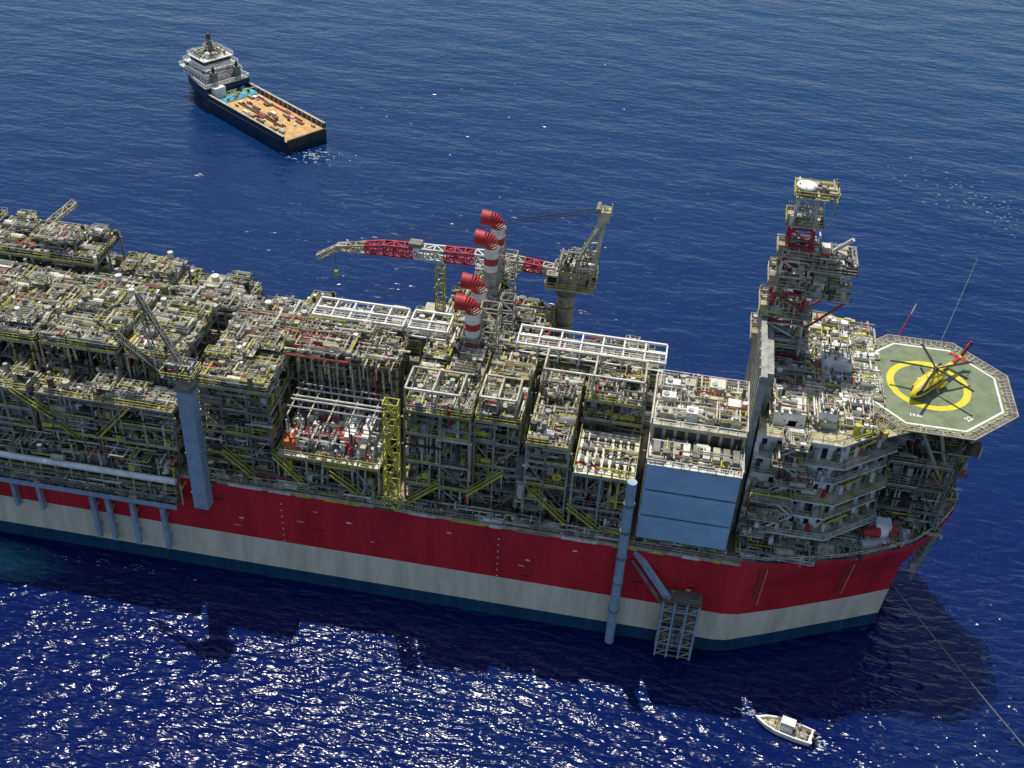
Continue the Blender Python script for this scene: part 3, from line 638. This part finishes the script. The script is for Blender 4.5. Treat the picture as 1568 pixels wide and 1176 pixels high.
# ---------------------------------------------------------------- water
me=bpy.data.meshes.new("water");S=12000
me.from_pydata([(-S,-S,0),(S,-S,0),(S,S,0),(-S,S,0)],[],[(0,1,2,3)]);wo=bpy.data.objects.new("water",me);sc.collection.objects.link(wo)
wm=bpy.data.materials.new("sea_water");wm.use_nodes=True;nt=wm.node_tree;N=nt.nodes;bs=N["Principled BSDF"];L=nt.links
bs.inputs["Roughness"].default_value=.17;bs.inputs["IOR"].default_value=1.33;bs.inputs["Specular IOR Level"].default_value=.45
tc=N.new("ShaderNodeTexCoord")
def noise(scale,sx,sy,rot,detail=3,rough=.5,dist=0.):
    mp=N.new("ShaderNodeMapping");mp.inputs["Rotation"].default_value=(0,0,math.radians(rot));mp.inputs["Scale"].default_value=(sx,sy,1)
    nz=N.new("ShaderNodeTexNoise");nz.inputs["Scale"].default_value=scale;nz.inputs["Detail"].default_value=detail;nz.inputs["Roughness"].default_value=rough;nz.inputs["Distortion"].default_value=dist
    L.new(tc.outputs["Object"],mp.inputs[0]);L.new(mp.outputs[0],nz.inputs["Vector"]);return nz.outputs[0]
def math_(op,a,b_):
    m=N.new("ShaderNodeMath");m.operation=op
    for i,v_ in enumerate((a,b_)):
        if isinstance(v_,(int,float)): m.inputs[i].default_value=v_
        else: L.new(v_,m.inputs[i])
    return m.outputs[0]
sep=N.new("ShaderNodeSeparateXYZ");L.new(tc.outputs["Object"],sep.inputs[0])
# chop bump weakens with y, shaped so sun glints fade beyond the ship
mr=N.new("ShaderNodeMapRange");mr.interpolation_type='SMOOTHSTEP';L.new(sep.outputs[1],mr.inputs[0])
mr.inputs[1].default_value=-10;mr.inputs[2].default_value=60;mr.inputs[3].default_value=1.;mr.inputs[4].default_value=.33
w1=noise(.54,.40,1.,-8,2.2,.52,.4);w2=noise(.085,.45,1.,16,2);w3=noise(1.5,.5,1,10,1.5,.5)
chop=math_('ADD',math_('MULTIPLY',w1,1.12),math_('MULTIPLY',w3,.13))
h=math_('ADD',math_('MULTIPLY',chop,mr.outputs[0]),math_('MULTIPLY',w2,1.3))
bp=N.new("ShaderNodeBump");bp.inputs["Strength"].default_value=1.;bp.inputs["Distance"].default_value=1.;L.new(h,bp.inputs["Height"]);L.new(bp.outputs[0],bs.inputs["Normal"])
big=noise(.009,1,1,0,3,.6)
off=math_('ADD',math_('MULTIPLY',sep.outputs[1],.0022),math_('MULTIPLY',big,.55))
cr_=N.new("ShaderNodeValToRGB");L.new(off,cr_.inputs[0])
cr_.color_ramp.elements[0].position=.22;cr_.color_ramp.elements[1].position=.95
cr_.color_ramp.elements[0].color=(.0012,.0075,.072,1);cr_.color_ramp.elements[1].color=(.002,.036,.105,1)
gm=N.new("ShaderNodeMapping");gm.vector_type='POINT';gm.inputs["Location"].default_value=(103/22,7/6,0);gm.inputs["Scale"].default_value=(1/22,1/6,1)
L.new(tc.outputs["Object"],gm.inputs[0]);gr=N.new("ShaderNodeTexGradient");gr.gradient_type='SPHERICAL';L.new(gm.outputs[0],gr.inputs[0])
fn=noise(.6,1,1,0,6,.7);mx=N.new("ShaderNodeMix");mx.data_type='RGBA'
L.new(math_('MULTIPLY',math_('MULTIPLY',gr.outputs[1],fn),2.2),mx.inputs[0]);L.new(cr_.outputs[0],mx.inputs[6]);mx.inputs[7].default_value=(.03,.22,.24,1)
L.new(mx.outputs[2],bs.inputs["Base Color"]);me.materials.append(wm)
fo_=MB()
def foam(cx_,cy_,sx,sy,n,a=0.,sc_=1.):
    for _ in range(n):
        x=R.gauss(0,sx);y=R.gauss(0,sy);X_=cx_+x*math.cos(a)-y*math.sin(a);Y_=cy_+x*math.sin(a)+y*math.cos(a);l=R.uniform(.15,.8)*sc_;w=R.uniform(.06,.2)*sc_
        k=fo_.mi("foam");i=len(fo_.v);fo_.v.extend([(X_-l,Y_-w*.3,.05),(X_+l*.3,Y_-w,.05),(X_+l,Y_+w*.4,.05),(X_-l*.2,Y_+w,.05)]);fo_.f.append((i,i+1,i+2,i+3));fo_.m.append(k)
foam(-92,169,4.5,2.4,110,.2,.8);foam(45,-12.5,2.6,.4,60,-.2,.7);foam(54,-16,1.4,.8,50,0,.8);foam(-76,-3.5,9,.6,40,0,.5);foam(-120,148,.6,.6,10);foam(112,190,14,6,110,-.6,.7)
fo_.make("sea_foam")

# ---------------------------------------------------------------- light, sky, camera
w=bpy.data.worlds.new("World");sc.world=w;w.use_nodes=True;nt=w.node_tree
sky=nt.nodes.new("ShaderNodeTexSky");sky.sky_type='NISHITA';sky.sun_disc=False
EL,AZ=math.radians(68),math.radians(-24)
sky.sun_elevation=EL;sky.sun_rotation=AZ%(2*math.pi);sky.air_density=1.;sky.dust_density=1.
nt.links.new(sky.outputs[0],nt.nodes["Background"].inputs[0]);nt.nodes["Background"].inputs[1].default_value=.13
sl=bpy.data.lights.new("sun","SUN");sl.energy=4.2;sl.angle=math.radians(.53);sl.color=(1,.95,.86);so_=bpy.data.objects.new("sun",sl);sc.collection.objects.link(so_)
dv=Vector((math.sin(AZ)*math.cos(EL),math.cos(AZ)*math.cos(EL),math.sin(EL)));so_.rotation_euler=(dv).to_track_quat('Z','Y').to_euler();so_.location=dv*300
cam=bpy.data.cameras.new("camera");cam.sensor_width=36;cam.lens=40.57;cam.clip_start=1;cam.clip_end=30000
co=bpy.data.objects.new("camera",cam);sc.collection.objects.link(co)
r_=Vector((.9833,.1751,.0474));u_=Vector((-.1429,.5865,.7972));f_=Vector((-.1118,.7907,-.6018))
co.matrix_world=Matrix(((r_.x,u_.x,-f_.x,17.76),(r_.y,u_.y,-f_.y,-140.98),(r_.z,u_.z,-f_.z,160.),(0,0,0,1)))
sc.camera=co
sc.view_settings.view_transform='Standard';sc.view_settings.look='None';sc.view_settings.exposure=0
